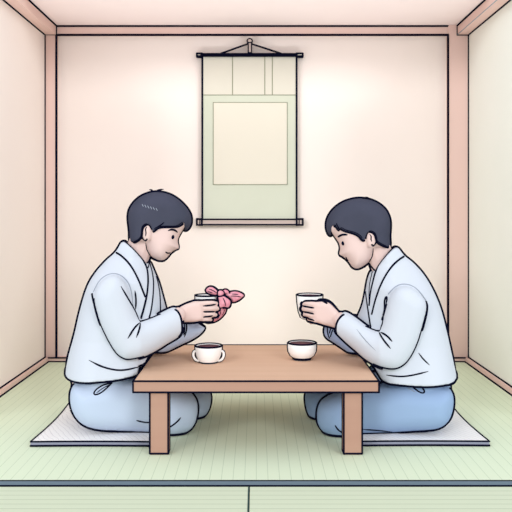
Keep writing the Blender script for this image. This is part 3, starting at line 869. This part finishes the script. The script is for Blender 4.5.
    g.add(*inflate(slv, 2.78, .058, .06, hout=sl_out, c=cs))
    j = remesh(g, .005, 3); clear_table(j)
    stroke(j, [(397.3, 246.8), (394, 248), (391.4, 250.2), (381.5, 261.6), (375.8, 270.6), (373.2, 281), (370.4, 293), (369.4, 305)], 1.0)
    stroke(j, [(404, 256.4), (399.5, 259), (392, 265.8), (382.8, 279.8), (375.8, 297.8), (371.9, 314)], .9)
    stroke(j, [(365.8, 292), (367, 302), (368.6, 313), (370.8, 328)], .8); stroke(j, [(372.6, 272), (369.6, 283), (369, 296), (369.4, 304)], .6)
    stroke(j, [(426.4, 302), (426.6, 309), (422.2, 326), (416.4, 345.5), (407.4, 361.6), (399.4, 367.6), (391.9, 369), (382.5, 367.4), (374, 364)], 1.0)
    stroke(j, [(335.8, 333.4), (335.8, 327.4), (337.2, 321.4), (341.4, 316), (343.6, 314.8)], 1.0)
    stroke(j, [(366, 326.6), (374, 330.2), (379.6, 331.2)], .9)
    stroke(j, [(388.3, 294), (395.3, 286.4), (403, 283.6), (412.5, 285.5), (420.3, 292.3), (426.2, 301)], .5, 2)
    stroke(j, [(379.6, 331.4), (383, 323), (384.6, 311), (384.4, 300), (386, 296.4), (387.4, 297), (386, 305)], .85, taper=.15)
    stroke(j, [(378.8, 332), (383, 339.5), (390.4, 348.4)], .85, taper=.25); stroke(j, [(380.4, 332), (387.2, 335.6), (392, 341.4)], .85, taper=.25)
    stroke(j, [(356.5, 329), (365, 340), (375.5, 350.5)], .4, 2, taper=.3)
    stroke(j, [(418.6, 353), (423, 359), (429.4, 365)], .65, taper=.3)
    stroke(j, [(386, 375), (396, 376.3), (404, 376.6), (416, 374.6), (428, 371.4)], .75, taper=.2)
    contour(j, skip=[(384, 279, 426, 301)])
    j.build('robe', [ROBE, INK, GREY], root)

    g = Geo()  # robe sleeve on the far arm, shade inside it painted deep blue
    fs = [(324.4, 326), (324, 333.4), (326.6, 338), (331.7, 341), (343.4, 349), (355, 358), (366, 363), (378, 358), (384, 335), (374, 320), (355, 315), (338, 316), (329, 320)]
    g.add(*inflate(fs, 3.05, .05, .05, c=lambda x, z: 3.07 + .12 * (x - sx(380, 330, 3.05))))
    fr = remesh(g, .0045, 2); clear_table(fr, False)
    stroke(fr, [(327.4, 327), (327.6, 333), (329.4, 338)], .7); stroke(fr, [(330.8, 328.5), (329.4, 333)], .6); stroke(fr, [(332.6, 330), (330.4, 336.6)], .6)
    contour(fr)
    fr.build('far_sleeve', [SHADE_KNOT, INK], root)

    near = [(447, 382, 2.92), (451, 388, 2.93), (452.2, 396.5, 2.93), (449.8, 412, 2.91), (443.8, 421.9, 2.88), (434, 428, 2.85), (414.5, 432, 2.81), (395, 434.2, 2.80), (380, 435.4, 2.795), (366, 438, 2.79), (354, 442, 2.775), (343, 442.9, 2.765), (332.2, 442, 2.765), (323.4, 437.5, 2.77), (317.6, 430.7, 2.78), (315.6, 421, 2.80), (316.8, 408.5, 2.81),
            (321, 401.4, 2.81), (328, 397.2, 2.81), (336, 394.4, 2.81), (344, 391, 2.81), (360, 388, 2.81), (378, 386, 2.82), (388, 381, 2.84), (425, 380, 2.88)]
    farl = [(440, 372), (444, 396), (436, 414, 3.05), (400, 421, 3.05), (330, 424, 3.05), (314.6, 421.3, 3.05), (308.2, 415, 3.05), (305.3, 406.3, 3.05), (304.3, 393.2, 3.05), (312, 385.5, 3.05), (330, 381.6, 3.05), (354, 380, 3.05), (364, 377, 3.05), (375, 362, 3.05), (410, 356, 3.05)]
    g = Geo(); g.add(*inflate(near, 2.84, .09, .075)); g.add(*inflate(farl, 3.06, .09, .07))
    hip = [(446, 366), (450.5, 384), (450.5, 398), (447, 410), (438, 420), (420, 425), (398, 424), (388, 408), (385, 380), (390, 350), (430, 350)]
    g.add(*inflate(hip, D, .165, .10))
    tr = remesh(g, .005, 4); settle(tr, .0215, .009)
    stroke(tr, [(335.2, 425.6), (338, 430), (344, 433.4)], .75, taper=.2); stroke(tr, [(363, 429.4), (378, 430.2), (392, 431.8)], .7, taper=.2)
    stroke(tr, [(413, 387), (418, 391.4), (423, 393.8), (425, 391.6), (422.6, 388)], .75); stroke(tr, [(408, 388), (415, 392)], .4, 2, taper=.2)
    contour(tr)
    tr.build('trousers', [TROR, INK, GREY], root)
    g = Geo(); g.add(*inflate([(369, 373.5), (376, 371), (380.5, 372.4), (382.5, 378), (379, 383.6), (375, 381)], 2.83, .018, .015, step=.004))
    kn = remesh(g, .003, 2); clear_table(kn); stroke(kn, [(369, 373.5), (376, 371), (380.5, 372.4), (382.5, 378)], .7, D=2.83)
    contour(kn)
    kn.build('belt_knot', [SHADE_KNOT, INK], root)
man_two(); FR = F0

# ================================================================== light and camera
SKY, SUN, LAMP, UP = 1.0, .90, 1.8, 44.0
wd = bpy.data.worlds.new('world'); SC.world = wd; wd.use_nodes = True
bg = wd.node_tree.nodes['Background']; bg.inputs[0].default_value = (.92, .97, 1.02, 1); bg.inputs[1].default_value = SKY

def light(name, kind, loc, energy, col=(1, 1, 1), **kw):
    l = bpy.data.lights.new(name, kind); l.energy = energy; l.color = col
    for a, v in kw.items(): setattr(l, a, v)
    o = bpy.data.objects.new(name, l); COL.objects.link(o); o.location = loc
    return o
light('ceiling_lamp', 'POINT', (-.05, 2.88, 1.80), LAMP, (1, .97, .92), shadow_soft_size=.06)
for x in (-1.1, 1.1):  # added spots that lighten the ceiling, no lamp of the room
    o = light('ceiling_fill', 'SPOT', (x, 2.9, .30), UP, (.92, .96, 1), shadow_soft_size=.12, spot_size=math.radians(66), spot_blend=1.0)
    o.rotation_euler = (Vector((.42 * x, 3.62, 1.95)) - o.location).to_track_quat('-Z', 'Y').to_euler()
for x in (-.6, .6):
    o = light('daylight', 'SUN', (-2 * x, -1, 3), SUN, (1, 1, 1), angle=math.radians(16))
    o.rotation_euler = Vector((x, 1.0, -.40)).to_track_quat('-Z', 'Y').to_euler()

cam = bpy.data.cameras.new('camera'); co = bpy.data.objects.new('camera', cam); COL.objects.link(co)
co.location = (0, 0, EYE); co.rotation_euler = (math.radians(90), 0, 0)
cam.sensor_width = 36; cam.lens = 36 * F / 512; cam.shift_x = 0; cam.shift_y = (CY - 256) / 512
cam.clip_start = .05
SC.camera = co

SC.view_settings.view_transform = 'Standard'; SC.view_settings.look = 'None'
SC.view_settings.gamma = 1; SC.view_settings.exposure = 0; SC.view_settings.use_curve_mapping = False
